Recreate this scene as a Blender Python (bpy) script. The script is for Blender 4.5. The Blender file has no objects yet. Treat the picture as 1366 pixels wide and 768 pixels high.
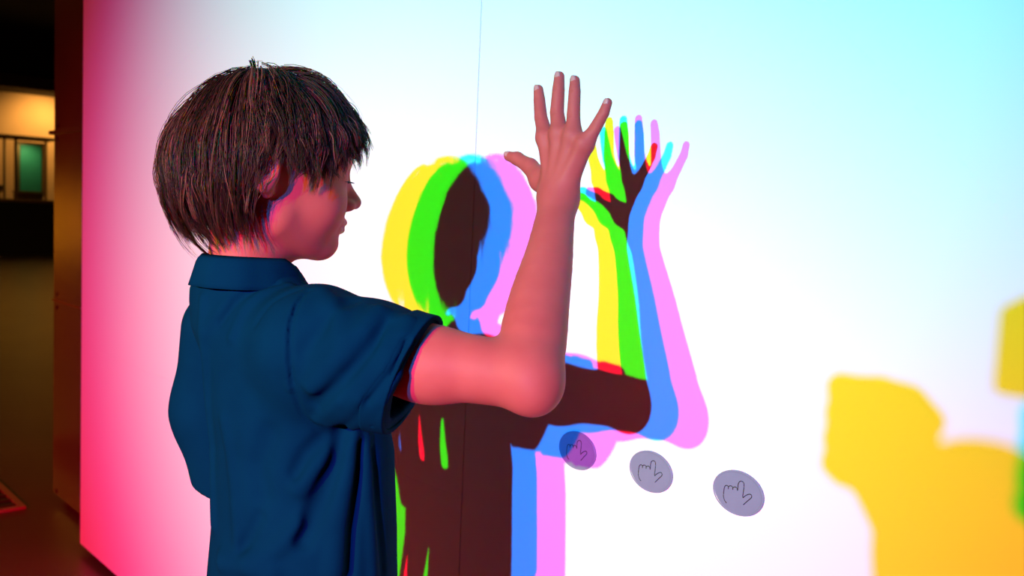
import bpy, math, random
import numpy as np
from mathutils import Vector, Matrix

random.seed(7); rng = np.random.default_rng(11)
scene = bpy.context.scene
COL = scene.collection

# ------------------------------------------------------------------ camera
FPX = 1207.0
YAW, PITCH, ROLL = math.radians(42.81), math.radians(4.45), math.radians(2.47)
CAM = np.array([3.12833, -0.97347, 1.18])
UPV = np.array([0, 0, 1.0])
_Fh = np.array([-math.cos(YAW), math.sin(YAW), 0]); _Rh = np.array([math.sin(YAW), math.cos(YAW), 0])
CF = _Fh*math.cos(PITCH) - UPV*math.sin(PITCH); _Up = _Fh*math.sin(PITCH) + UPV*math.cos(PITCH)
CR = math.cos(ROLL)*_Rh + math.sin(ROLL)*_Up; CU = math.cos(ROLL)*_Up - math.sin(ROLL)*_Rh
cam_d = bpy.data.cameras.new('camera'); cam_o = bpy.data.objects.new('camera', cam_d); COL.objects.link(cam_o)
cam_o.matrix_world = Matrix(((CR[0], CU[0], -CF[0], CAM[0]), (CR[1], CU[1], -CF[1], CAM[1]), (CR[2], CU[2], -CF[2], CAM[2]), (0, 0, 0, 1)))
cam_d.sensor_width = 36; cam_d.lens = FPX/1366*36; cam_d.clip_start = .01; cam_d.clip_end = 100
cam_d.dof.use_dof = True; cam_d.dof.focus_distance = 1.08; cam_d.dof.aperture_fstop = 6.3
scene.camera = cam_o

# ------------------------------------------------------------------ world, exposure
w = bpy.data.worlds.new('world'); scene.world = w; w.use_nodes = True
bg = w.node_tree.nodes['Background']; bg.inputs[0].default_value = (.75, .8, .8, 1); bg.inputs[1].default_value = .026
vs = scene.view_settings; vs.view_transform = 'Standard'; vs.look = 'None'; vs.exposure = 0; vs.gamma = 1; vs.use_curve_mapping = False

# ------------------------------------------------------------------ lamps: three coloured projector lamps behind the viewer
def spot(name, loc, target, power, color, size_deg, blend=1.0, radius=.019):
    l = bpy.data.lights.new(name, 'SPOT'); l.energy = power; l.color = color
    l.spot_size = math.radians(size_deg); l.spot_blend = blend; l.shadow_soft_size = radius
    o = bpy.data.objects.new(name, l); COL.objects.link(o); o.location = loc
    o.rotation_euler = (Vector(target)-Vector(loc)).to_track_quat('-Z', 'Y').to_euler(); return o
spot('blue_projector_lamp', (3.88, -3.5, 1.85), (1.853, 0, 1.116), 1140, (0.0, .21, 1.0), 43.05, .96)
spot('red_projector_lamp', (3.43, -3.5, 1.84), (.449, 0, -1.774), 1850, (1.0, .0, .02), 92.2)
spot('green_projector_lamp', (2.97, -3.5, 1.84), (1.86, 0, 1.225), 620, (.0, 1.0, .0), 45.5)
# warm house lamps of the hall, and one added for the bronze glow
spot('warm_hall_lamp', (-8, -1.2, 4.3), (-8.0, .6, 0), 850, (1, .50, .05), 150, 1, .3)
spot('bronze_glow_light', (-16.5, -4.6, 3.6), (-18.4, -5.2, .0), 3000, (1, .52, .04), 52, 1, .15)  # added out of view so the bronze sheets mirror a warm glow
spot('warm_case_lamp', (-18.0, 5.2, 3.30), (-19, 5.0, 2.5), 120, (1, .52, .16), 118, 1, .1)
spot('case_interior_lamp', (-17.7, 4.42, 2.34), (-18.1, 4.5, 1.5), 16, (1, .75, .35), 130, 1, .05)

al = bpy.data.lights.new('shadow_fill_light', 'AREA'); al.energy = 5.5; al.color = (.55, .95, .85); al.shape = 'SQUARE'; al.size = 3  # added fill light, lifts the darkest shadows on the screen
ao = bpy.data.objects.new('shadow_fill_light', al); COL.objects.link(ao); ao.location = (1.2, -3.2, 4.5); ao.rotation_euler = (math.radians(25), 0, 0)

# ------------------------------------------------------------------ pixel helpers (1366 x 768 frame -> direction)
def ray(px, py): return CF + CR*((px-683)/FPX) - CU*((py-384)/FPX)
def at(px, py, d):                       # point on the plane at distance d in front of the screen wall (y = -d)
    r = ray(px, py); return CAM + r*((-d-CAM[1])/r[1])
def atx(px, py, x):
    r = ray(px, py); return CAM + r*((x-CAM[0])/r[0])

# ------------------------------------------------------------------ materials
def mat(name, col, rough=.6, metal=0, spec=.5, noise=None, bump=None, sss=0, emit=None, trans=0, sheen=0):
    m = bpy.data.materials.new(name); m.use_nodes = True; nt = m.node_tree; b = nt.nodes['Principled BSDF']
    b.inputs['Base Color'].default_value = (*col, 1); b.inputs['Roughness'].default_value = rough
    b.inputs['Metallic'].default_value = metal; b.inputs['Specular IOR Level'].default_value = spec
    if sss:
        b.inputs['Subsurface Weight'].default_value = sss; b.inputs['Subsurface Radius'].default_value = (1, .3, .15); b.inputs['Subsurface Scale'].default_value = .006
    if trans: b.inputs['Transmission Weight'].default_value = trans; b.inputs['IOR'].default_value = 1.1
    if sheen: b.inputs['Sheen Weight'].default_value = sheen; b.inputs['Sheen Roughness'].default_value = .5
    if emit: b.inputs['Emission Color'].default_value = (*emit[:3], 1); b.inputs['Emission Strength'].default_value = emit[3]
    tc = nt.nodes.new('ShaderNodeTexCoord')
    if noise:                                  # (scale, amount, second colour)
        n = nt.nodes.new('ShaderNodeTexNoise'); n.inputs['Scale'].default_value = noise[0]; n.inputs['Detail'].default_value = 5
        nt.links.new(tc.outputs['Object'], n.inputs['Vector'])
        r = nt.nodes.new('ShaderNodeValToRGB'); r.color_ramp.elements[0].position = .5-noise[1]; r.color_ramp.elements[1].position = .5+noise[1]
        r.color_ramp.elements[0].color = (*col, 1); r.color_ramp.elements[1].color = (*noise[2], 1)
        nt.links.new(n.outputs['Fac'], r.inputs['Fac']); nt.links.new(r.outputs['Color'], b.inputs['Base Color'])
    if bump:                                   # (scale, strength, distance)
        n2 = nt.nodes.new('ShaderNodeTexNoise'); n2.inputs['Scale'].default_value = bump[0]; n2.inputs['Detail'].default_value = 3
        nt.links.new(tc.outputs['Object'], n2.inputs['Vector'])
        bp = nt.nodes.new('ShaderNodeBump'); bp.inputs['Strength'].default_value = bump[1]; bp.inputs['Distance'].default_value = bump[2]
        nt.links.new(n2.outputs['Fac'], bp.inputs['Height']); nt.links.new(bp.outputs['Normal'], b.inputs['Normal'])
    return m
M = {}
M['white'] = mat('white_laminate', (.84, .84, .85), .55, spec=.25)
M['bronze'] = mat('bronze_sheet', (.19, .10, .07), .24, .68, noise=(3, .25, (.28, .16, .11)), bump=(30, .05, .002))
M['edge'] = mat('dark_edge', (.02, .012, .01), .6)
M['floor'] = mat('floor_concrete', (.058, .042, .024), .36, noise=(1.6, .3, (.09, .066, .036)), bump=(12, .08, .004))
M['ceiling'] = mat('black_ceiling', (.012, .01, .008), .9)
M['darkwall'] = mat('dark_wall', (.02, .016, .012), .9)
M['cream'] = mat('ochre_wall', (.78, .56, .26), .8, noise=(2, .3, (.72, .50, .22)))
M['soffit'] = mat('brown_soffit', (.10, .055, .03), .7)
M['black'] = mat('black_counter', (.012, .01, .008), .5)
M['green'] = mat('green_panel', (.02, .30, .16), .6, noise=(4, .3, (.03, .36, .2)))
M['brass'] = mat('brass_frame', (.28, .17, .05), .4, .6)
M['glass'] = mat('case_glass', (1, 1, 1), .02, trans=1)
M['grate'] = mat('steel_grate', (.30, .26, .17), .5, .4)
M['slat'] = mat('dark_slat', (.05, .045, .03), .5, .5)
M['shade_plate'] = mat('grate_shade_plate', (.006, .005, .004), .9)  # near-black colour stands in for the shade below the slats
M['disc'] = mat('grey_disc_print', (.19, .225, .29), .35, spec=.4, noise=(60, .3, (.21, .245, .315)))
M['ink'] = mat('black_ink', (.012, .008, .015), .6)
M['skin'] = mat('skin', (.41, .064, .060), .62, spec=.2, sss=.12, noise=(34, .28, (.46, .082, .073)), bump=(700, .12, .0006))
M['nail'] = mat('nail', (.50, .20, .19), .35, spec=.35)
M['lip'] = mat('lip', (.36, .045, .05), .45)
M['shirt'] = mat('navy_pique_cotton', (.0002, .015, .040), .9, spec=.02, noise=(18, .3, (.0003, .020, .050)), bump=(1100, .35, .0008))
M['hair'] = mat('brown_hair', (.020, .009, .006), .42, spec=.09)
_nt = M['hair'].node_tree; _at = _nt.nodes.new('ShaderNodeAttribute'); _at.attribute_name = 'tint'
_rp = _nt.nodes.new('ShaderNodeValToRGB'); _rp.color_ramp.elements[0].color = (.010, .004, .003, 1); _rp.color_ramp.elements[1].color = (.32, .095, .070, 1); _rp.color_ramp.elements.new(.6).color = (.055, .015, .012, 1)
_nt.links.new(_at.outputs['Fac'], _rp.inputs['Fac']); _nt.links.new(_rp.outputs['Color'], _nt.nodes['Principled BSDF'].inputs['Base Color'])
M['haircap'] = mat('hair_roots', (.022, .010, .007), .7, spec=.1)
M['lash'] = mat('lash', (.01, .006, .005), .6)
M['trouser'] = mat('grey_trousers', (.03, .03, .045), .85, bump=(500, .3, .001))
M['shoe'] = mat('dark_shoe', (.03, .03, .03), .6)
M['sole'] = mat('pale_sole', (.5, .48, .45), .7)
M['adult'] = mat('charcoal_jumper', (.03, .03, .032), .9, bump=(400, .3, .001))
M['plastic'] = mat('black_plastic', (.015, .015, .016), .45)

# ------------------------------------------------------------------ mesh helpers
def link(name, me, m, parent=None, smooth=False):
    o = bpy.data.objects.new(name, me); COL.objects.link(o)
    if m is not None and not len(me.materials): me.materials.append(m)
    if parent is not None: o.parent = parent
    if smooth: me.polygons.foreach_set('use_smooth', np.ones(len(me.polygons), bool))
    return o
def np_mesh(name, V, Fq):                # V (n,3), Fq (m,k) faces of k corners
    me = bpy.data.meshes.new(name); V = np.asarray(V, np.float32); Fq = np.asarray(Fq, np.int32)
    me.vertices.add(len(V)); me.vertices.foreach_set('co', V.ravel())
    k = Fq.shape[1]; me.loops.add(Fq.size); me.loops.foreach_set('vertex_index', Fq.ravel())
    me.polygons.add(len(Fq)); me.polygons.foreach_set('loop_start', np.arange(len(Fq), dtype=np.int32)*k)
    me.update(calc_edges=True); me.validate(); return me
def box_mesh(x0, x1, y0, y1, z0, z1, bev=0):
    import bmesh
    bm = bmesh.new(); vs_ = [bm.verts.new((x, y, z)) for x in (x0, x1) for y in (y0, y1) for z in (z0, z1)]
    for f in ((0, 1, 3, 2), (4, 6, 7, 5), (0, 4, 5, 1), (2, 3, 7, 6), (0, 2, 6, 4), (1, 5, 7, 3)): bm.faces.new([vs_[i] for i in f])
    bmesh.ops.recalc_face_normals(bm, faces=bm.faces)
    if bev: bmesh.ops.bevel(bm, geom=bm.edges[:], offset=bev, segments=2, affect='EDGES', profile=.5)
    me = bpy.data.meshes.new('box'); bm.to_mesh(me); bm.free(); return me
def box(name, b, m, parent=None, bev=0): return link(name, box_mesh(*b, bev=bev), m, parent)
def tube_mesh(P, r, sides=6, closed_caps=True):   # swept tube along points; r scalar or array
    P = np.asarray(P, float); n = len(P); r = np.broadcast_to(np.asarray(r, float), (n,))
    T = np.gradient(P, axis=0); T /= np.linalg.norm(T, axis=1)[:, None]
    a = np.array([0, 0, 1.0]) if abs(T[0, 2]) < .9 else np.array([1.0, 0, 0])
    N = np.cross(T, a); N /= np.linalg.norm(N, axis=1)[:, None]; B = np.cross(T, N)
    an = np.linspace(0, 2*math.pi, sides, endpoint=False)
    V = (P[:, None]+r[:, None, None]*(N[:, None]*np.cos(an)[None, :, None]+B[:, None]*np.sin(an)[None, :, None])).reshape(-1, 3)
    F = []
    for i in range(n-1):
        for j in range(sides):
            F.append((i*sides+j, i*sides+(j+1) % sides, (i+1)*sides+(j+1) % sides, (i+1)*sides+j))
    F = list(F); me = bpy.data.meshes.new('tube')
    F += [tuple(range(sides))[::-1], tuple((n-1)*sides+k for k in range(sides))]
    me.from_pydata(V.tolist(), [], F); me.update(); return me
def empty(name, loc): 
    o = bpy.data.objects.new(name, None); COL.objects.link(o); o.location = loc; o.empty_display_size = .05; return o
def tag(o, label, cat, group=None, kind=None):
    o['label'] = label; o['category'] = cat
    if group: o['group'] = group
    if kind: o['kind'] = kind
    return o
def struct(o, label, cat): o['kind'] = 'structure'; o['label'] = label; o['category'] = cat; return o
def keep(o, parent):                     # parent without moving (parents sit at a location only)
    o.parent = parent; o.matrix_parent_inverse = Matrix.Translation(parent.location).inverted(); return o

# ------------------------------------------------------------------ setting
fl = box('floor', (-21, 6, -6, 9, -.1, 0), M['floor']); struct(fl, 'dark polished concrete floor of the hall', 'floor')
ce = box('ceiling', (-21, 6, -6, 9, 4.6, 4.7), M['ceiling']); struct(ce, 'black ceiling high above the hall', 'ceiling')
for nm, b, lb in (('wall_right', (6, 6.1, -6, 9, 0, 4.6), 'dark end wall of the hall on the right'), ('wall_back', (-21, 6, -6.1, -6, 0, 4.6), 'dark wall behind the lamps'),
                  ('wall_side', (-21, 6, 9, 9.1, 0, 4.6), 'dark side wall beyond the screen wall')):
    struct(box(nm, b, M['darkwall']), lb, 'wall')
# the white screen wall: laminate panels with open joints on a dark core
G = .0011; SX = 1.975; SZ = .70
scr = box('wall_screen', (.002, 5.2, .006, .085, .032, 2.598), M['edge']); struct(scr, 'white projection wall panel catching coloured shadows', 'wall')
for b in ((0, SX-G, 0, .0062, .03, SZ-.00015), (0, SX-G, 0, .0062, SZ+.00015, 2.6), (SX+G, 3.95-G, 0, .0062, .03, 2.6), (3.95+G, 5.2, 0, .0062, .03, 2.6)):
    p = box('panel', b, M['white'], scr)
box('panel_edge', (-.0015, .002, 0, .085, .03, 2.6), M['edge'], scr)
# bronze-clad wall that carries the screen
dk = box('wall_bronze', (-.598, 5.2, .098, .30, .03, 4.6), M['edge']); struct(dk, 'dark bronze metal clad wall carrying the white screen', 'wall')
for z0, z1 in ((.035, .787), (.793, 1.42), (1.432, 2.6), (2.605, 4.6)): box('metal_sheet', (-.605, 1.2, .087, .0985, z0, z1), M['bronze'], dk, .0015)
box('plinth', (-.56, 5.2, .12, .28, 0, .031), M['edge'], dk)
box('joint_strip', (-.645, 1.2, .078, .0988, 1.419, 1.433), M['bronze'], dk, .001)
box('joint_strip', (-.612, 1.2, .084, .0988, .787, .793), M['brass'], dk)
bolt = None
for z in (.05, .765, .815, 1.40, 1.45):
    for x in (-.56, -.06):
        if bolt is None: bolt = tube_mesh([(0, 0, 0), (0, -.002, 0), (0, -.003, 0)], [.009, .009, .007], 8)
        o = link('bolt', bolt, M['edge'], dk); o.location = (x, .0872, z)

# far end of the hall: warm lit wall, soffit, counter and glass case
wl = box('wall_far', (-19.2, -19, -6, 9, 0, 4.6), M['cream']); struct(wl, 'warm lit ochre wall at the far end of the hall', 'wall')
tr = box('trim_1', (-19, -17.9, -2, 9, 3.42, 4.6), M['ceiling']); struct(tr, 'dark soffit over the display case', 'soffit')
box('fascia', (-17.9, -17.86, -2, 9, 3.42, 3.68), M['soffit'], tr)
struct(box('wall_pier', (-19, -18.4, -2, 3.6, 0, 3.42), M['darkwall']), 'dark pier beside the lit display case', 'wall')
ct = empty('counter', (-17.8, 4.6, 0)); tag(ct, 'long black counter carrying the glass display case', 'counter')
def part(name, b, m, par, bev=0): return keep(box(name, b, m, None, bev), par)
part('base', (-18.3, -17.25, 2.9, 6.2, 0, 1.05), M['black'], ct)
part('worktop', (-18.35, -17.2, 2.85, 6.25, 1.05, 1.12), M['brass'], ct, .01)
cs = empty('display_case', (-17.8, 4.2, 1.12)); tag(cs, 'lit glass display case with green back panel on the black counter', 'display case')
part('back_panel', (-18.12, -18.09, 4.39, 4.80, 1.24, 2.27), M['green'], cs)
part('panel_frame', (-18.16, -18.121, 4.32, 4.86, 1.18, 2.33), M['brass'], cs)
for y in (3.05, 4.12, 4.92):
    for x in (-18.22, -17.35): part('post', (x-.02, x+.02, y-.025, y+.025, 1.12, 2.36), M['brass'], cs)
for x in (-18.22, -17.35): part('rail', (x-.02, x+.02, 3.03, 4.94, 2.36, 2.41), M['brass'], cs)
for y in (3.05, 4.12, 4.92): part('rail', (-18.22, -17.35, y-.02, y+.02, 2.361, 2.409), M['brass'], cs)
for y0, y1 in ((3.08, 4.09), (4.15, 4.89)): part('pane', (-17.355, -17.345, y0, y1, 1.13, 2.35), M['glass'], cs)
part('pane', (-18.19, -17.38, 4.115, 4.125, 1.13, 2.35), M['glass'], cs)
ex = empty('exhibit_box', (-17.7, 4.42, 1.121)); tag(ex, 'low brown exhibit box inside the glass case before the green panel', 'box')
part('body', (-17.85, -17.6, 4.2, 4.7, 1.121, 1.25), M['soffit'], ex, .01); part('lid', (-17.87, -17.58, 4.18, 4.72, 1.25, 1.29), M['brass'], ex, .008)
bw = np.array([(math.cos(t)*.11, math.sin(t)*.11) for t in np.linspace(0, 2*math.pi, 20, endpoint=False)])
pr = [(.35, 0), (.45, .02), (.2, .05), (.25, .09), (.75, .16), (1, .27), (.95, .27), (.7, .17), (.2, .1)]
V = [(c[0]*r, c[1]*r, z) for r, z in pr for c in bw]; Fb = [(i*20+j, i*20+(j+1) % 20, (i+1)*20+(j+1) % 20, (i+1)*20+j) for i in range(len(pr)-1) for j in range(20)]
me = bpy.data.meshes.new('bowl'); me.from_pydata(V, [], Fb+[tuple(range(20))[::-1], tuple(160+k for k in range(20))])
gd = link('golden_cup', me, mat('gold', (.9, .6, .2), .25, .9), None, True); gd.location = (-17.6, 3.98-.12, 1.121); tag(gd, 'small golden footed cup inside the glass case', 'cup')

# floor grate
gr = empty('floor_grate', (-.75, -.12, 0)); tag(gr, 'dark steel drain grate set in the floor by the wall', 'grate')
gx0, gx1, gy0, gy1 = -1.6, -.56, -.33, -.02
part('shade_plate', (gx0+.02, gx1-.02, gy0+.02, gy1-.02, .0005, .002), M['shade_plate'], gr)  # flat plate on the floor, shade under the slats painted as its colour
for b in ((gx0, gx1, gy1-.022, gy1, 0, .011), (gx0, gx1, gy0, gy0+.022, 0, .011), (gx0, gx0+.022, gy0+.022, gy1-.022, 0, .011), (gx1-.022, gx1, gy0+.022, gy1-.022, 0, .011)):
    part('frame_bar', b, M['grate'], gr)
for i in range(14):
    x = gx0+.06+i*(gx1-gx0-.12)/13; part('slat', (x-.008, x+.008, gy0+.022, gy1-.022, .002, .008), M['slat'], gr)

# ------------------------------------------------------------------ touch discs on the screen
DC = [(771, 600.5), (869, 628.5), (985.5, 657)]
DL = ['round grey touch disc tinted magenta by the shadow edge', 'round grey touch disc between the two other discs', 'round grey touch disc farthest from the boy along the screen']
# hand symbol traced on the middle disc (pixels), turned into wall metres about its centre
SYM = [(549.5, 325), (541, 312), (535.5, 292), (537, 268), (540, 248), (545, 239.5), (552, 238.5), (557, 244), (557.5, 256), (558, 246), (563, 240.5), (571, 240.5), (577, 247), (577.5, 259), (578, 250), (583, 245.5),
       (590, 245.5), (596, 250), (599, 262), (600.5, 248), (602, 232), (606, 221), (613, 216.5), (621, 218), (627, 225), (628, 240), (625.5, 268), (622.5, 296), (632, 289), (645, 281), (655, 279.5), (661, 283), (663, 291), (659, 299), (644, 313), (625, 332)]
c0 = at(*DC[1], 0)
SYMW = np.array([at(720+x/4.018, 560+y/4.018, 0)-c0 for x, y in SYM])[:, [0, 2]]
def catmull(P, k=5):
    P = np.asarray(P, float); Q = np.vstack([P[0], P, P[-1]]); out = []
    for i in range(1, len(Q)-2):
        for t in np.linspace(0, 1, k, endpoint=False):
            a, b, c, d = Q[i-1], Q[i], Q[i+1], Q[i+2]
            out.append(.5*(2*b+(c-a)*t+(2*a-5*b+4*c-d)*t*t+(3*b-a-3*c+d)*t**3))
    out.append(Q[-2]); return np.array(out)
RD = .0345; EX, EZ = .0370/RD, .0282/RD
def disc_mesh():
    n = 56; an = np.linspace(0, 2*math.pi, n, endpoint=False); prof = [(RD, 0), (RD, -.0022), (RD-.0008, -.003), (RD-.0022, -.003), (RD-.0030, -.0026)]
    V = [(r*EX*math.cos(a), y, r*EZ*math.sin(a)) for r, y in prof for a in an]
    F = [(i*n+j, i*n+(j+1) % n, (i+1)*n+(j+1) % n, (i+1)*n+j) for i in range(len(prof)-1) for j in range(n)]+[tuple((len(prof)-1)*n+k for k in range(n))]
    me = bpy.data.meshes.new('disc'); me.from_pydata(V, [], F); me.update(); return me
dm = disc_mesh(); sp = catmull(SYMW, 4); sym = tube_mesh(np.c_[sp[:, 0], np.full(len(sp), -.0027), sp[:, 1]], .00056, 6)
for (px, py), lb in zip(DC, DL):
    c = at(px, py, 0); e = empty('touch_disc', (c[0], -.0001, c[2])); tag(e, lb, 'touch disc', 'touch discs on the screen')
    link('plate', dm, M['disc'], e); link('hand_symbol', sym, M['ink'], e)['label'] = 'black line drawing of a pointing hand'

# ------------------------------------------------------------------ signed distance modelling
def v3(*a): return np.array(a, float)
def sphere(P, c, r): return np.linalg.norm(P-c, axis=1)-r
def ell(P, c, r, R=None):
    q = P-c
    if R is not None: q = q@R.T
    r = np.asarray(r, float); k0 = np.linalg.norm(q/r, axis=1); k1 = np.linalg.norm(q/(r*r), axis=1)
    return k0*(k0-1)/np.maximum(k1, 1e-9)
def rcone(P, a, b, ra, rb):
    a = np.asarray(a, float); ab = np.asarray(b, float)-a; t = np.clip(((P-a)@ab)/(ab@ab), 0, 1)
    return np.linalg.norm(P-a-t[:, None]*ab, axis=1)-(ra+(rb-ra)*t)
def smin(a, b, k): h = np.clip(.5+.5*(b-a)/k, 0, 1); return b+(a-b)*h-k*h*(1-h)
def smax(a, b, k): return -smin(-a, -b, k)
def chain(P, pts, rad, k=.004):
    d = None
    for i in range(len(pts)-1):
        e = rcone(P, pts[i], pts[i+1], rad[i], rad[i+1]); d = e if d is None else smin(d, e, k)
    return d
def seg_dist(P, pts):                    # distance to a polyline
    d = np.full(len(P), 9.0)
    for i in range(len(pts)-1): d = np.minimum(d, rcone(P, pts[i], pts[i+1], 0, 0))
    return d
def grid_sdf(fn, lo, hi, h, slack=1.6):
    lo = np.asarray(lo, float); B = 8
    n = (np.ceil((np.asarray(hi, float)-lo)/(h*B)).astype(int))*B+1
    nb = (n-1)//B
    I = np.stack(np.meshgrid(*[np.arange(k) for k in nb], indexing='ij'), -1).reshape(-1, 3)
    d = fn(lo+(I+.5)*B*h); act = np.abs(d) < B*h*.87*slack
    D = np.empty(n, np.float32); blk = np.repeat(np.repeat(np.repeat(np.sign(d).reshape(nb), B, 0), B, 1), B, 2)
    D[:] = 1; D[:-1, :-1, :-1] = blk; del blk
    off = np.stack(np.meshgrid(*[np.arange(B+1)]*3, indexing='ij'), -1).reshape(-1, 3)
    A = I[act]
    for s in range(0, len(A), 400):
        idx = (A[s:s+400, None]*B+off[None]).reshape(-1, 3)
        D[idx[:, 0], idx[:, 1], idx[:, 2]] = fn(lo+idx*h)
    return D, lo
def surface_nets(D, lo, h):
    ins = D < 0; nx, ny, nz = D.shape
    cs_ = np.zeros((nx-1, ny-1, nz-1), np.uint8)
    for i in (0, 1):
        for j in (0, 1):
            for k in (0, 1): cs_ += ins[i:nx-1+i, j:ny-1+j, k:nz-1+k]
    cells = np.argwhere((cs_ > 0) & (cs_ < 8)); vid = np.full(cs_.shape, -1, np.int32); vid[tuple(cells.T)] = np.arange(len(cells))
    S = np.zeros((len(cells), 3)); cnt = np.zeros(len(cells))
    co = [np.array(c) for c in ((0, 0, 0), (1, 0, 0), (0, 1, 0), (1, 1, 0), (0, 0, 1), (1, 0, 1), (0, 1, 1), (1, 1, 1))]
    for a, b in ((0, 1), (2, 3), (4, 5), (6, 7), (0, 2), (1, 3), (4, 6), (5, 7), (0, 4), (1, 5), (2, 6), (3, 7)):
        da = D[tuple((cells+co[a]).T)]; db = D[tuple((cells+co[b]).T)]; m = (da < 0) != (db < 0)
        t = np.clip(da[m]/(da[m]-db[m]), 0, 1)[:, None]; S[m] += co[a]*(1-t)+co[b]*t; cnt[m] += 1
    V = lo+(cells+S/cnt[:, None])*h; F = []
    for ax in range(3):
        u, v = (ax+1) % 3, (ax+2) % 3
        s0 = [slice(None)]*3; s1 = [slice(None)]*3; s0[ax] = slice(0, -1); s1[ax] = slice(1, None)
        e = ins[tuple(s0)] != ins[tuple(s1)]; E = np.argwhere(e)
        E = E[(E[:, u] > 0) & (E[:, v] > 0) & (E[:, u] < D.shape[u]-1) & (E[:, v] < D.shape[v]-1)]
        eu = np.zeros(3, int); eu[u] = 1; ev = np.zeros(3, int); ev[v] = 1
        q = np.stack([vid[tuple((E-eu-ev).T)], vid[tuple((E-ev).T)], vid[tuple(E.T)], vid[tuple((E-eu).T)]], 1)
        fl_ = ~ins[tuple(E.T)]; q[fl_] = q[fl_][:, ::-1]; F.append(q)
    F = np.concatenate(F); F = F[(F >= 0).all(1)]
    return V, F
def polish(V, F, it=2):                  # light Laplacian smoothing
    E = np.concatenate([F[:, [0, 1]], F[:, [1, 2]], F[:, [2, 3]], F[:, [3, 0]]]); E = np.concatenate([E, E[:, ::-1]])
    n = np.bincount(E[:, 0], minlength=len(V))[:, None]
    for _ in range(it):
        A = np.stack([np.bincount(E[:, 0], V[E[:, 1], k], len(V)) for k in range(3)], 1)/np.maximum(n, 1); V = V*.5+A*.5
    return V
def sdf_mesh(fn, lo, hi, h, smooth=2):
    D, o = grid_sdf(fn, lo, hi, h); V, F = surface_nets(D, o, h); return polish(V, F, smooth), F
def merge(parts):
    V = []; F = []; n = 0
    for v, f in parts: V.append(v); F.append(f+n); n += len(v)
    return np.concatenate(V), np.concatenate(F)
def hit(fn, px, py, z0=.45):             # first point of a surface along a pixel's direction
    r = ray(px, py); r = r/np.linalg.norm(r); t = z0
    for _ in range(120):
        d = fn((CAM+r*t)[None])[0]; t += d*.7
        if d < 2e-4 or t > 1.8: break
    return CAM+r*t if t < 1.8 else None

# ------------------------------------------------------------------ the boy
boy = empty('person', (2.2, -.50, 0)); tag(boy, 'boy in navy polo shirt raising an open hand before the screen', 'person')
def frame(a, t):
    a = math.radians(a); t = math.radians(t); f = v3(math.cos(a), math.sin(a), 0); r = v3(math.sin(a), -math.cos(a), 0)
    return np.stack([r, f*math.cos(t)-UPV*math.sin(t), UPV*math.cos(t)+f*math.sin(t)])
HS = 1.055; HO = v3(2.130, -.451, 1.221); HM = frame(76, 2)          # head: origin between the ears, rows right / forward / up
def h2w(L): return HO+HS*(np.asarray(L, float)@HM)
# torso frame
TO = v3(2.186, -.425, 0); NK = h2w((0, -.016, -.12)); TM = frame(104, 0)
def t2w(L): return TO+np.asarray(L, float)@TM
def head_sdf(P):
    q = (P-HO)@HM.T/HS; qs = q.copy(); qs[:, 0] = np.abs(qs[:, 0])
    d = ell(q, v3(0, -.006, .012), (.070, .088, .080))
    d = smin(d, ell(q, v3(0, .030, -.022), (.056, .053, .072)), .03)
    d = smin(d, rcone(qs, v3(.046, .0, -.052), v3(.012, .060, -.078), .020, .016), .022)           # jaw
    d = smin(d, ell(q, v3(0, .064, -.073), (.019, .015, .014)), .018)                              # chin
    d = smin(d, ell(qs, v3(.034, .050, -.034), (.026, .026, .026)), .022)                          # cheek
    d = smin(d, ell(q, v3(0, .062, .028), (.050, .026, .030)), .025)                               # brow
    d = smax(d, -ell(qs, v3(.032, .095, .001), (.018, .016, .012)), .012)                          # socket
    d = smin(d, ell(qs, v3(.030, .067, -.001), (.0145, .0145, .0135)), .005)                       # lids over the eyeball
    d = smin(d, rcone(q, v3(0, .080, .004), v3(0, .1015, -.0255), .0062, .0084), .011)              # nose
    d = smin(d, ell(qs, v3(.0085, .0915, -.0300), (.0075, .009, .0070)), .006)
    d = smax(d, -ell(qs, v3(.0058, .0980, -.0370), (.0028, .004, .003)), .002)                     # nostril
    d = smin(d, ell(q, v3(0, .074, -.050), (.024, .014, .014)), .012)                              # muzzle
    d = smin(d, rcone(qs, v3(0, .0890, -.0508), v3(.017, .077, -.0545), .0054, .003), .005)         # upper lip
    d = smin(d, rcone(qs, v3(0, .0860, -.0605), v3(.015, .076, -.0570), .0058, .003), .005)         # lower lip
    d = smax(d, -rcone(qs, v3(0, .090, -.0690), v3(.012, .083, -.0690), .0035, .002), .008)       # dip under the lip
    d = smax(d, -rcone(qs, v3(0, .0945, -.0556), v3(.021, .080, -.0560), .0020, .0014), .002)        # mouth line
    # ear: tilted oval with rim and bowl
    e = ell(qs, v3(.0790, -.026, .004), (.0095, .019, .030)); e = smax(e, -ell(qs, v3(.0900, -.022, .007), (.009, .0120, .020)), .004)
    e = smin(e, ell(qs, v3(.071, -.019, -.021), (.006, .008, .010)), .006)
    e = smax(e, -ell(qs, v3(.0745, -.0105, .000), (.006, .005, .006)), .003)
    d = smin(d, e, .008)
    n0 = v3(0, -.020, -.055); n1 = v3(0, -.016, -.205)
    d = smin(d, rcone(q, n0, n1, .0415, .046), .022)
    return d*HS
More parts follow.
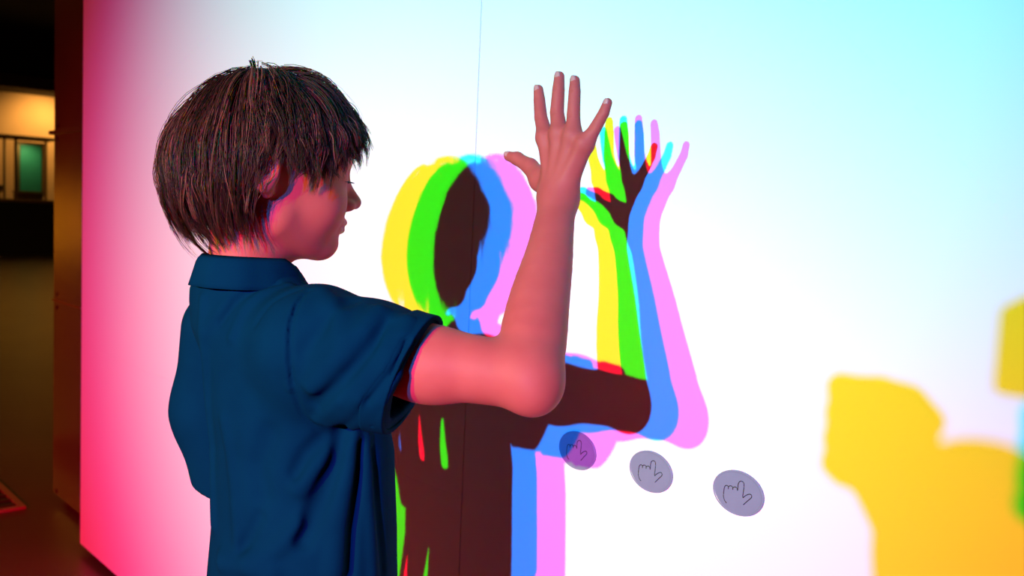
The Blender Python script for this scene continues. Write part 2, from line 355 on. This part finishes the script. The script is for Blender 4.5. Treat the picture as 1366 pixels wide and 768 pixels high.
# arm and hand: joints from pixels, at their distance from the screen
DH = .20
SH = at(432, 462, .455); EL = at(706, 503, .335); WR = at(744, 270, .207)
fing = {'index': [(736, 236), (728, 183), (721.5, 157), (719.5, 133), (718.3, 119.5)], 'middle': [(744, 236), (746.5, 178), (743, 150), (745, 120), (746.2, 102)],
        'ring': [(752, 237), (764.8, 181), (765, 153), (766.6, 122), (766.9, 107.5)], 'little': [(761, 240), (781, 192), (794, 171), (805.5, 150.5), (810.5, 137)]}
frad = {'index': [.013, .0098, .0080, .0071, .0060], 'middle': [.013, .0100, .0084, .0075, .0062], 'ring': [.013, .0096, .0079, .0071, .0060], 'little': [.013, .0088, .0072, .0064, .0054]}
foff = {'index': [0, -.003, .0, .004, .006], 'middle': [0, -.005, -.001, .003, .006], 'ring': [0, -.004, -.001, .003, .006], 'little': [0, -.001, .001, .004, .007]}
FP = {k: np.array([at(x, y, DH-o) for (x, y), o in zip(v, foff[k])]) for k, v in fing.items()}
TH = np.array([at(x, y, d) for x, y, d in ((738, 252, .200), (722, 240, .197), (707, 222, .195), (690, 211.5, .196), (678.5, 208.3, .198))]); TR = [.015, .0135, .0098, .0080, .0062]
BACK = v3(.1, -1, .12); BACK /= np.linalg.norm(BACK)      # back of the hand looks to the viewer
_ts = np.linspace(0, 1, 13); FA = [EL+(WR-EL)*t+v3(-.004, 0, 0)*math.sin(math.pi*min(1, t*1.6)) for t in _ts]
FARD = np.interp(_ts, np.linspace(0, 1, 25), np.convolve(np.pad(np.interp(np.linspace(0, 1, 25), [0, .2, .45, .75, 1], [.0335, .0365, .0325, .0250, .0212]), 2, mode='edge'), np.ones(5)/5, 'valid'))
def arm_sdf(P):
    d = chain(P, [SH, SH+(EL-SH)*.45, EL], [.042, .0385, .033], .01)
    d = smin(d, sphere(P, SH+(EL-SH)*.55+v3(0, 0, -.004), .037), .02)
    f = chain(P, FA, FARD, .0004)
    d = smin(d, f, .014)
    d = smin(d, sphere(P, EL+v3(.012, -.004, -.012), .022), .018)
    pal = None
    for k in fing:
        q = FP[k]; e = rcone(P, WR+(q[0]-WR)*.35, q[1]+(q[0]-q[1])*.08, .0135, frad[k][1]+.0005); pal = e if pal is None else smin(pal, e, .012)
    pal = smin(pal, rcone(P, TH[0], TH[1], .015, .0125), .012)
    d = smin(d, pal, .022)
    for k in fing:
        q = FP[k]; e = chain(P, q[1:], frad[k][1:], .0006)
        d = smin(d, e, .0045)
        # knuckle and skin creases
        d = smin(d, sphere(P, q[1]+BACK*.002, .0078), .012)
        ax = q[3]-q[1]; ax /= np.linalg.norm(ax); sd = np.cross(ax, BACK); sd /= np.linalg.norm(sd)
        q2, q3 = q[2], q[3]
        for c, wv in ((q2, 3), (q3, 2)):
            r_ = frad[k][2] if c is q2 else frad[k][3]
            for s in range(-wv//2+1, wv//2+1):
                m = c+ax*.0028*s+BACK*(r_+.0003); d = smax(d, -rcone(P, m-sd*.004, m+sd*.004, .00125, .00125), .0012)
        d = smin(d, rcone(P, q[1]+BACK*.0075, WR+(q[0]-WR)*.5+BACK*.011, .0028, .002), .008)    # tendons
    d = smin(d, chain(P, TH[1:], TR[1:], .004), .010)
    return d
NKL = ((NK-TO)@TM.T)
def torso_r(z):                          # shirt outline by height: half width, half depth, centre shift forward
    zz = [.55, .62, .70, .78, .86, .94, 1.00, 1.035, 1.065, 1.09, 1.115, 1.14]
    a = [.150, .150, .147, .143, .141, .141, .140, .132, .108, .074, .052, .040]
    b = [.108, .106, .102, .097, .094, .093, .089, .082, .068, .058, .050, .040]
    a = [v*.84 for v in a[:7]]+[.112, .096, .076, .056, .046]
    s = np.interp(z, [.80, .90, 1.0, 1.05, 1.08, 1.12], [0, .04, .30, .70, .95, 1])      # leans back to the neck above the chest
    return np.interp(z, zz, a), np.interp(z, zz, b), s*NKL[1], s*NKL[0]
LSH = at(303, 440, .432); LMD = at(292, 545, .437); LEL = at(318, 668, .420); LWR = at(325, 850, .378)
CUFF = at(550, 497, .405); AX = (EL-SH)/np.linalg.norm(EL-SH)
CN = AX+v3(0, 0, -.30)-BACK*.05; CN /= np.linalg.norm(CN)
LCN = (LEL-LMD)/np.linalg.norm(LEL-LMD)+v3(-.30, -.52, .0); LCN /= np.linalg.norm(LCN)
def sleeve_sdf(P):
    m = SH+(CUFF-SH)*.55
    d = chain(P, [SH-AX*.01, m, CUFF+AX*.06], [.066, .0615, .0575], .02)
    q = P-SH; d = smin(d, rcone(P, SH+v3(0, 0, -.028), CUFF+v3(0, 0, -.014), .042, .045), .03)
    return d
def torso_sdf(P):
    q = (P-TO)@TM.T; a, b, c, cx = torso_r(q[:, 2]); y = q[:, 1]-c; q = q-np.stack([cx, cx*0, cx*0], 1)
    k0 = np.sqrt((q[:, 0]/a)**2+(y/b)**2); k1 = np.sqrt((q[:, 0]/a**2)**2+(y/b**2)**2)
    d = k0*(k0-1)/np.maximum(k1, 1e-6)
    return d
def shirt_base(P):
    d = torso_sdf(P)
    d = smin(d, sphere(P, SH+v3(-.02, 0, -.004), .060), .05)
    ls = chain(P, [LSH, LMD, LEL+(LEL-LMD)*.4], [.060, .056, .052], .03)
    ls = smax(ls, (P-LEL)@LCN, .004)
    d = smin(d, ls, .048)
    d = smin(d, ell((P-TO)@TM.T, v3(-.086, .055, .68), (.078, .058, .20)), .03)  # unseen bulge added at the front left to block lamp light past the torso
    s = smax(sleeve_sdf(P), (P-CUFF)@CN-.001, .002)
    return smin(d, s, .022)
FOLDS = []
def fold(px, amp, wd):
    pts = []
    for x, y in px:
        p = hit(shirt_base, x, y)
        if p is not None: pts.append(p)
    if len(pts) > 1: FOLDS.append((np.array(pts), amp, wd))
# creases read off the shirt
fold([(412, 387), (398, 402), (388, 430), (386, 470), (391, 520), (404, 555), (424, 575)], -.0035, .0022)
for ofs in (0,): fold([(549, 427), (540, 455), (527, 490), (512, 530), (497, 566)], -.003, .0022)
fold([(408, 391), (393, 405), (383, 432), (381, 470), (386, 520)], .0012, .004)
fold([(440, 562), (480, 530), (515, 490), (538, 448), (544, 430)], .0055, .0085)
fold([(452, 566), (492, 532), (522, 495), (543, 458)], -.005, .0055)
fold([(470, 568), (505, 535), (530, 500)], .004, .006)
fold([(420, 540), (455, 508), (490, 470), (520, 432)], -.003, .008)
fold([(415, 515), (450, 480), (485, 440), (505, 415)], .0035, .010)
fold([(425, 560), (455, 535), (485, 505), (512, 465), (524, 430)], .003, .006)
fold([(405, 470), (435, 430), (470, 400)], -.002, .010)
fold([(430, 387), (450, 420), (455, 450)], .0025, .012)
fold([(290, 372), (320, 382), (300, 410), (275, 440)], .0018, .008)
fold([(385, 381), (350, 392), (325, 415), (310, 450)], .002, .006)
fold([(370, 379), (340, 386), (315, 402), (295, 430)], -.0018, .005)
fold([(395, 385), (362, 402), (340, 430)], -.0018, .005)
fold([(272, 400), (272, 450), (277, 530), (284, 620), (286, 700)], .003, .007)
fold([(300, 560), (312, 640), (318, 740)], .002, .008)
fold([(455, 582), (446, 620), (425, 670), (405, 720)], -.008, .009)
fold([(430, 585), (408, 605), (395, 632)], -.004, .008)
fold([(445, 600), (420, 625), (400, 650)], .0045, .010)
fold([(470, 585), (462, 640), (450, 700), (445, 760)], .007, .009)
fold([(478, 590), (474, 650), (468, 710), (466, 765)], -.005, .006)
fold([(487, 582), (490, 650), (497, 765)], .004, .006)
fold([(497, 600), (504, 680), (512, 765)], -.003, .004)
fold([(360, 580), (345, 620), (350, 660)], -.003, .014)
fold([(400, 700), (370, 730), (335, 755)], .004, .010)
fold([(265, 760), (300, 748), (335, 752), (360, 765)], .007, .012)
fold([(345, 690), (330, 720), (318, 742)], -.003, .008)
def shirt_disp(P):
    g = np.zeros(len(P))
    for pts, amp, wd in FOLDS:
        lo_, hi_ = pts.min(0)-wd*2.6, pts.max(0)+wd*2.6
        m = ((P > lo_) & (P < hi_)).all(1)
        if m.any(): g[m] += 2.4*amp*np.exp(-(seg_dist(P[m], pts)/wd)**2)
    g = np.clip(g, -.011, .014); q = P*np.array([1, 1, .45])
    g += .0011*np.sin(q@v3(38, -21, 30)+1.3*np.sin(q@v3(-13, 29, 17)))+.0007*np.sin(q@v3(-61, 47, 38)+2*np.sin(q@v3(31, 17, -23)))
    return g
def shirt_sdf(P):
    d = shirt_base(P)
    near = np.abs(d) < .03
    if near.any(): d[near] -= shirt_disp(P[near])
    inner = smax(sleeve_sdf(P)+.0150, -((P-CUFF)@CN+.075), .002)
    d = np.maximum(d, -inner)
    d = np.maximum(d, .60+.01*np.sin(P[:, 0]*20)-P[:, 2])
    d = np.maximum(d, ((P-TO)@TM.T)[:, 2]-1.112)
    return d
def cuff_sdf(P):
    s = sleeve_sdf(P); a = (P-CUFF)@CN
    dsp = .0012*np.sin(a*2200)*0+shirt_disp(P)*.35
    d = np.maximum(np.abs(s-dsp+.0005)-.0032, np.abs(a+.0105)-.0125)
    return np.maximum(d, (SH-P)@AX+.02)
# -- body: head with neck, arm with hand, hidden trunk, one mesh
hc = HO
partsB = [sdf_mesh(head_sdf, h2w((0, 0, 0))-v3(.125, .13, .20), h2w((0, 0, 0))+v3(.125, .13, .125), .0016, 2)]
lo = np.minimum.reduce([SH, EL, WR, FP['middle'][-1], TH[-1], FP['little'][-1]])-.055; hi = np.maximum.reduce([SH, EL, WR, FP['middle'][-1], FP['little'][-1]])+.055
partsB.append(sdf_mesh(arm_sdf, lo, hi, .0013, 1))
def trunk_sdf(P):
    d = np.maximum(torso_sdf(P)+.012, .66-P[:, 2]); d = smin(d, chain(P, [LSH, LMD, at(334, 672, .393), LWR], [.038, .036, .032, .027], .02), .02)
    d = smin(d, ell(P, LWR+(LWR-LEL)*.2, (.032, .030, .035)), .02)
    return np.maximum(d, P[:, 2]-1.09)
partsB.append(sdf_mesh(trunk_sdf, TO+v3(-.36, -.28, .52), TO+v3(.30, .28, 1.12), .006, 1))
V, F = merge(partsB)
body = keep(link('body', np_mesh('body', V, F), M['skin'], None, True), boy)
body.data.materials.append(M['lip']); cq = (V[F].mean(1)-HO)@HM.T/HS
lipm = (np.abs(cq[:, 0]) < .0185) & (cq[:, 1] > .0765) & (np.abs(cq[:, 2]+.0565) < .0105-np.abs(cq[:, 0])*.36)
if len(body.data.polygons) == len(F): body.data.polygons.foreach_set('material_index', lipm.astype(np.int32))
V, F = sdf_mesh(shirt_sdf, np.minimum(TO+v3(-.36, -.24, .58), SH-.1), np.maximum(TO+v3(.24, .22, 1.13), CUFF+.10), .0026, 2)
shirt = keep(link('polo_shirt', np_mesh('polo_shirt', V, F), M['shirt'], None, True), boy); shirt['label'] = 'navy cotton polo shirt with short sleeves'
V, F = sdf_mesh(cuff_sdf, CUFF-.095, CUFF+.095, .0014, 1)
keep(link('sleeve_cuff', np_mesh('cuff', V, F), M['shirt'], None, True), boy)
# -- collar: folded band swept round the neck
def collar():
    n = 72; m = 14; V = []
    for i in range(n):
        a = math.radians(-14+ (360-2*22)*i/(n-1)+36)      # opening at the front
        ca, sa = math.sin(a), math.cos(a)                  # X right, Y forward
        back = .5-.5*sa
        for j in range(m):
            t = j/(m-1)
            if t < .45: u = t/.45; rr = .0515+.001*u; z = 1.083+.036*u
            else: u = (t-.45)/.55; rr = .0525+.0035*math.sin(min(1, u*3)*math.pi/2)+.009*u**1.4; z = 1.119+.0025*math.sin(u*math.pi)-.036*u
            rx, ry = rr*1.0, rr*1.08
            tilt = (-.030*max(0, sa)-.0*back)*1.0
            wob = .0012*math.sin(a*5+1)+.0008*math.sin(a*11)
            V.append((ca*(rx+wob*t), sa*(ry+wob*t)-.026+.004*sa, z+tilt+.004*back))
    F = [(i*m+j, (i+1)*m+j, (i+1)*m+j+1, i*m+j+1) for i in range(n-1) for j in range(m-1)]
    V = np.array(V)+v3(NKL[0]+.008, NKL[1]+.025, 0); W = np.array([t2w(v) for v in V]); return np_mesh('collar', W, F)
co = keep(link('collar', collar(), M['shirt'], None, True), boy)
sm = co.modifiers.new('thickness', 'SOLIDIFY'); sm.thickness = .0028; sm.offset = 0
# -- finger nails
def nail_mesh(L, Wd):
    V = []; n = 9; m = 7
    for i in range(n):
        v = -1+2*i/(n-1)
        for j in range(m):
            u = -1+2*j/(m-1); wv = 1-.12*v*v if v < .3 else 1-.12*v*v-.5*(v-.3)**2
            V.append((u*Wd*wv, v*L, -abs(u)**2*Wd*.42-.25*L*(v > .9)*0+(.0006 if i not in (0,) else -.0004)))
    F = [(i*m+j, i*m+j+1, (i+1)*m+j+1, (i+1)*m+j) for i in range(n-1) for j in range(m-1)]
    return np.array(V), F
for k in list(fing)+['thumb']:
    if k == 'thumb': a, b, r_ = TH[-2], TH[-1], TR[-1]; up = v3(.15, -.75, .65)
    else: a, b, r_ = FP[k][-2], FP[k][-1], frad[k][-1]; up = BACK.copy()
    ax = (b-a)/np.linalg.norm(b-a); up = up-ax*(up@ax); up /= np.linalg.norm(up); sx = np.cross(ax, up)
    Vn, Fn = nail_mesh(.0054 if k != 'little' else .0046, r_*.74); c = b-ax*.0012+up*(r_-.0004)
    Wv = c+Vn[:, :1]*sx+Vn[:, 1:2]*ax+Vn[:, 2:]*up
    o = keep(link('fingernail', np_mesh('nail', Wv, Fn), M['nail'], None, True), boy); s_ = o.modifiers.new('t', 'SOLIDIFY'); s_.thickness = .0007; s_.offset = -1
# -- hair
POLE = v3(-.05, -.16, 1); POLE /= np.linalg.norm(POLE); PF = v3(0, 1, 0)-POLE*POLE[1]; PF /= np.linalg.norm(PF); PR = np.cross(PF, POLE)
def zend(phi):                           # height of the hair ends by azimuth (degrees, 0 = forehead)
    a = np.abs((phi+180) % 360-180)
    return np.interp(a, [0, 18, 32, 48, 62, 76, 88, 98, 112, 117, 123, 140, 180], [.050, .042, .024, .004, -.002, -.010, .008, .018, .016, -.035, -.066, -.073, -.076])
def shell(th, ph, layer):                # layer 0 scalp .. 1 outer surface
    D_ = np.cos(th)[..., None]*POLE+np.sin(th)[..., None]*(np.cos(ph)[..., None]*PF+np.sin(ph)[..., None]*PR)
    o_r = np.array([.0935, .1185, .1215]); i_r = np.array([.076, .099, .0985])
    ro = 1/np.linalg.norm(D_/o_r, axis=-1); ri = 1/np.linalg.norm(D_/i_r, axis=-1)
    X = D_*(ri+(ro-ri)*layer)[..., None]
    return X
def tubes(P, r, sides=3):                # P (n,k,3), r (n,k)
    n, k, _ = P.shape; T = np.gradient(P, axis=1); T /= np.linalg.norm(T, axis=2)[..., None]+1e-9
    ref = np.broadcast_to(v3(.31, .22, .92), T.shape); N = np.cross(T, ref); N /= np.linalg.norm(N, axis=2)[..., None]+1e-9; B = np.cross(T, N)
    an = np.arange(sides)*2*math.pi/sides
    V = P[:, :, None]+r[:, :, None, None]*(N[:, :, None]*np.cos(an)[:, None]+B[:, :, None]*np.sin(an)[:, None])
    base = (np.arange(n)*k*sides)[:, None, None]+(np.arange(k-1)*sides)[None, :, None]; j = np.arange(sides)[None, None]; j2 = (j+1) % sides
    F = np.stack([base+j, base+j2, base+sides+j2, base+sides+j], -1).reshape(-1, 4)
    return V.reshape(-1, 3), F
K = 12
SS = np.linspace(0, 1, K)
def paths(n, lay_a, lay_b, zjit):
    ph0 = rng.uniform(-math.pi, math.pi, n); th0 = np.arccos(1-rng.uniform(.002, 1, n)*.9)
    swirl = rng.normal(.08, .10, n)
    ph = ph0[:, None]+(swirl*np.sin(ph0))[:, None]*SS[None]**1.2
    endz = zend(np.degrees(ph[:, -1]))+rng.normal(0, zjit, n)
    tt = np.linspace(.05, 2.75, 90)
    zt = shell(np.broadcast_to(tt, (n, 90)), np.broadcast_to(ph[:, -1:], (n, 90)), np.full((n, 90), .7))[..., 2]
    the = tt[np.argmax(zt < endz[:, None], axis=1)]; t0 = np.maximum(np.minimum(th0, the-.55), .05)
    th = t0[:, None]+(the-t0)[:, None]*SS[None]
    L = rng.uniform(lay_a, lay_b, n)[:, None]; top = np.clip(1-th/.9, 0, 1)
    lay = .40+(L-.40)*np.minimum(1, SS[None]*3)**.8+top*.42
    lay = lay+rng.normal(.03, .20, n)[:, None]*SS[None]**3+rng.uniform(0, .20, n)[:, None]*np.sin(rng.uniform(0, 6, n)[:, None]+SS[None]*6)
    X = shell(th, ph, np.minimum(np.clip(lay, .05, 1.28), 1.30-.25*top))
    T = np.gradient(X, axis=1); side = np.cross(X, T); side /= np.linalg.norm(side, axis=2)[..., None]+1e-9
    am = rng.uniform(.0015, .0085, n)[:, None]; am = am*np.clip(th[:, -1:]/1.2, 0, 1); X = X+side*(am*np.sin(rng.uniform(0, 6.3, n)[:, None]+SS[None]*rng.uniform(3, 9, n)[:, None])*SS[None])[..., None]
    return X, side
TINT = []
def locks(n, per, width, r0, a, b, zjit):
    X, side = paths(n, a, b, zjit); idx = np.repeat(np.arange(n), per); m = len(idx)
    up = X/np.linalg.norm(X, axis=2)[..., None]
    wv = rng.uniform(.5, 1.3, n)[idx]*width
    prof = (.55+.6*np.sin(math.pi*np.minimum(1, SS*1.1)))*(1-.82*SS**1.6)
    o1 = rng.normal(0, 1, m)*wv; o2 = rng.normal(0, .45, m)*wv; k = rng.uniform(.82, 1.0, m)
    Xi = X[idx]
    # every hair ends a little differently along its lock
    f = np.clip(SS[None]*k[:, None]*(K-1), 0, K-1.001); i0 = f.astype(int); fr = (f-i0)[..., None]
    g = lambda A: np.take_along_axis(A, i0[..., None], 1)*(1-fr)+np.take_along_axis(A, i0[..., None]+1, 1)*fr
    Y = g(Xi)+g(side[idx])*(o1[:, None]*prof)[..., None]+g(up[idx])*(o2[:, None]*prof)[..., None]
    jit = rng.normal(0, .0010, (m, 1, 3))*SS[None, :, None]**2; Y = Y+jit
    r = r0*rng.uniform(.6, 1.3, m)[:, None]*(1-.8*SS[None]**2.5)
    V_, F_ = tubes(h2w(Y), r); tv = np.clip(rng.uniform(0, 1, n)[idx]*.55+rng.uniform(0, 1, m)*.45, 0, 1)
    TINT.append(np.repeat(tv, K*3)); return V_, F_
PH = [locks(420, 7, .008, .00045, .35, .75, .006), locks(330, 24, .0062, .00034, .70, 1.0, .010), locks(70, 12, .0045, .00030, .95, 1.12, .012), locks(34, 1, .01, .00012, 1.15, 1.5, .02)]
Vh, Fh_ = merge(PH); hme = np_mesh('hair', Vh, Fh_)
ta = hme.attributes.new('tint', 'FLOAT', 'POINT'); ta.data.foreach_set('value', np.concatenate(TINT).astype(np.float32))
hair = keep(link('hair', hme, M['hair'], None, True), boy); hair['label'] = 'brown bobbed hair with loose locks'; hair['kind'] = 'stuff'
# scalp cap under the strands
na, nb_ = 96, 40; ph_ = np.linspace(-math.pi, math.pi, na, endpoint=False); cv = []
tt = np.linspace(.01, 2.6, 200)
for p_ in ph_:
    z = shell(tt, np.full(200, p_), np.full(200, .25))[:, 2]; the = tt[np.argmax(z < zend(math.degrees(p_))+.018)]
    tl = np.linspace(.01, the, nb_); cv.append(shell(tl, np.full(nb_, p_), .25+.55*np.clip(1-tl/.9, 0, 1)))
cv = h2w(np.array(cv).reshape(-1, 3)); cf = [(i*nb_+j, i*nb_+j+1, ((i+1) % na)*nb_+j+1, ((i+1) % na)*nb_+j) for i in range(na) for j in range(nb_-1)]
keep(link('hair_roots', np_mesh('cap', cv, cf), M['haircap'], None, True), boy)
# eyebrow and lashes
def hairs_on(n, root, tip, r, jit):
    P = []
    for i in range(n):
        t = i/(n-1); a = root(t)+rng.normal(0, jit, 3); b = tip(t)+rng.normal(0, jit, 3); m = (a+b)/2+v3(0, .0012, .0008)
        P.append([(1-s)**2*a+2*s*(1-s)*m+s*s*b for s in np.linspace(0, 1, 5)])
    P = np.array(P); return tubes(h2w(P), np.broadcast_to(r*np.array([1, .95, .8, .6, .3]), (n, 5)))
for sx in (1, -1):
    V, F = hairs_on(70, lambda t: v3(sx*(.014+.034*t), .0885-.022*t**1.5, .020+.004*math.sin(t*2.6)), lambda t: v3(sx*(.020+.036*t), .0885-.025*t**1.5, .0235+.004*math.sin(t*2.6)), .00028, .0008)
    keep(link('eyebrow', np_mesh('brow', V, F), M['lash'], None), boy)
    V, F = hairs_on(34, lambda t: v3(sx*(.018+.025*t), .0815-.012*abs(t-.35)**1.4*2, -.0035), lambda t: v3(sx*(.018+.030*t), .0905-.012*abs(t-.35)**1.4*2, -.0055+.001*math.sin(t*3)), .00022, .0004)
    keep(link('eyelashes', np_mesh('lash', V, F), M['lash'], None), boy)
# trousers and shoes (below the picture)
def trouser_sdf(P):
    q = (P-TO)@TM.T; d = ell(q, v3(0, .0, .66), (.128, .092, .12))
    for s in (-1, 1): d = smin(d, chain(q, [v3(s*.068, 0, .62), v3(s*.075, .012, .36), v3(s*.08, .0, .075)], [.076, .060, .050], .02), .02)
    d = np.maximum(d, .05-q[:, 2]); return np.maximum(d, q[:, 2]-.75)
V, F = sdf_mesh(trouser_sdf, TO+v3(-.2, -.2, .02), TO+v3(.2, .2, .78), .007, 2)
keep(link('trousers', np_mesh('trousers', V, F), M['trouser'], None, True), boy)
def shoe_sdf(s):
    def fn(P):
        q = (P-TO)@TM.T; d = smin(ell(q, v3(s*.082, .065, .038), (.042, .095, .032)), ell(q, v3(s*.08, .0, .055), (.038, .052, .045)), .03)
        return np.maximum(d, .012-q[:, 2])
    return fn
for s in (-1, 1):
    V, F = sdf_mesh(shoe_sdf(s), TO+v3(-.25, -.25, 0), TO+v3(.25, .25, .13), .004, 2)
    sh = keep(link('shoe', np_mesh('shoe', V, F), M['shoe'], None, True), boy)
    V, F = sdf_mesh(lambda P: np.maximum(ell((P-TO)@TM.T, v3(s*.082, .045, .008), (.045, .122, .06)), np.abs(P[:, 2]-.0065)-.0063), TO+v3(-.25, -.25, -.01), TO+v3(.25, .25, .03), .003, 1)
    keep(link('sole', np_mesh('sole', V, F), M['sole'], None, True), boy)

# ------------------------------------------------------------------ the photographer: stands beside and behind the viewpoint, throws the yellow shadow

ph = empty('person', (3.36, -1.32, 0)); tag(ph, 'photographer in charcoal jumper whose raised fist throws the yellow shadow', 'person')
FI = v3(3.064, -1.10, 1.238); WRL = v3(3.105, -1.13, 1.17); ELL = v3(3.165, -1.20, 1.0); SHL = v3(3.20, -1.31, 1.245)
FR = v3(3.328, -1.105, 1.30); WRR = v3(3.36, -1.13, 1.24); ELR = v3(3.50, -1.20, 1.03); SHR = v3(3.53, -1.33, 1.245); HC = v3(3.375, -1.31, 1.485)
def ph_body(P):
    d = ell(P, HC, (.074, .092, .112)); d = smin(d, ell(P, HC+v3(-.01, .05, -.05), (.055, .05, .06)), .03)
    d = smin(d, rcone(P, HC+v3(-.012, .09, -.005), HC+v3(-.014, .108, -.03), .008, .011), .012)
    for s in (-1, 1): d = smin(d, ell(P, HC+v3(s*.076, -.005, -.01), (.008, .018, .03)), .006)
    d = smin(d, rcone(P, HC+v3(0, -.015, -.06), v3(3.365, -1.33, 1.27), .052, .058), .03)
    for c, wr, sg in ((FI, WRL, 1), (FR, WRR, -1)):
        d = smin(d, rcone(P, wr, c+v3(0, 0, -.02), .026, .030), .02)
        d = smin(d, ell(P, c, (.040, .030, .042)), .012)
        for k in range(4):
            z = .030-k*.020; d = smin(d, chain(P, [c+v3(-.022*sg, -.022, z), c+v3(-.038*sg, .004, z), c+v3(-.016*sg, .034, z-.003), c+v3(.010*sg, .028, z-.003)], [.0115, .012, .0105, .0095], .004), .004)
        d = smin(d, chain(P, [c+v3(.020*sg, -.01, -.012), c+v3(.024*sg, .024, .012), c+v3(.004*sg, .042, .024)], [.014, .012, .010], .004), .006)
    return d
V, F = sdf_mesh(ph_body, v3(2.98, -1.46, 1.12), v3(3.50, -1.02, 1.62), .004, 2)
keep(link('body', np_mesh('body', V, F), M['skin'], None, True), ph)
def ph_top(P):
    d = ell(P, v3(3.365, -1.33, 1.10), (.195, .112, .235)); d = smin(d, ell(P, v3(3.365, -1.33, .90), (.165, .115, .16)), .06)
    for a, b, c in ((SHL, ELL, WRL), (SHR, ELR, WRR)): d = smin(d, chain(P, [a, b, c], [.058, .046, .034], .02), .03)
    d = smin(d, rcone(P, v3(3.365, -1.33, 1.26), v3(3.37, -1.325, 1.325), .085, .062), .04)
    return np.maximum(d, .80-P[:, 2])
V, F = sdf_mesh(ph_top, v3(3.0, -1.5, .76), v3(3.66, -1.05, 1.42), .007, 2)
keep(link('jumper', np_mesh('jumper', V, F), M['adult'], None, True), ph)
def ph_leg(P):
    d = ell(P, v3(3.365, -1.33, .84), (.158, .108, .13))
    for s in (-1, 1): d = smin(d, chain(P, [v3(3.365+s*.085, -1.33, .80), v3(3.365+s*.10, -1.32, .45), v3(3.365+s*.11, -1.34, .07)], [.086, .066, .052], .02), .02)
    return np.maximum(d, .05-P[:, 2])
V, F = sdf_mesh(ph_leg, v3(3.1, -1.52, .02), v3(3.65, -1.15, .99), .009, 2)
keep(link('trousers', np_mesh('trousers', V, F), M['trouser'], None, True), ph)
for s in (-1, 1):
    V, F = sdf_mesh(lambda P: np.maximum(smin(ell(P, v3(3.365+s*.11, -1.27, .04), (.047, .125, .042)), ell(P, v3(3.365+s*.11, -1.34, .06), (.042, .06, .05)), .03), .0005-P[:, 2]), v3(3.1, -1.5, -.02), v3(3.62, -1.1, .14), .005, 2)
    keep(link('shoe', np_mesh('shoe', V, F), M['shoe'], None, True), ph)
V, F = sdf_mesh(lambda P: np.maximum(ell(P, HC+v3(0, -.012, .012), (.084, .100, .115)), np.minimum((P-HC)@v3(0, 1, -.55)-.035, 9)), HC-.16, HC+.16, .005, 1)
keep(link('hair', np_mesh('hair', V, F), M['haircap'], None, True), ph)
hcam = empty('handheld_camera', (3.20, -1.10, 1.288)); tag(hcam, 'black handheld camera held by the photographer in charcoal jumper', 'camera')
part('camera_body', (3.146, 3.262, -1.135, -1.075, 1.290, 1.352), M['plastic'], hcam, .006)
part('viewfinder_hump', (3.178, 3.222, -1.13, -1.085, 1.3525, 1.372), M['plastic'], hcam, .005)
keep(link('lens', tube_mesh([(3.20, -1.0755, 1.322), (3.20, -1.03, 1.322), (3.20, -1.028, 1.322)], [.027, .029, .027], 24), M['plastic']), hcam)
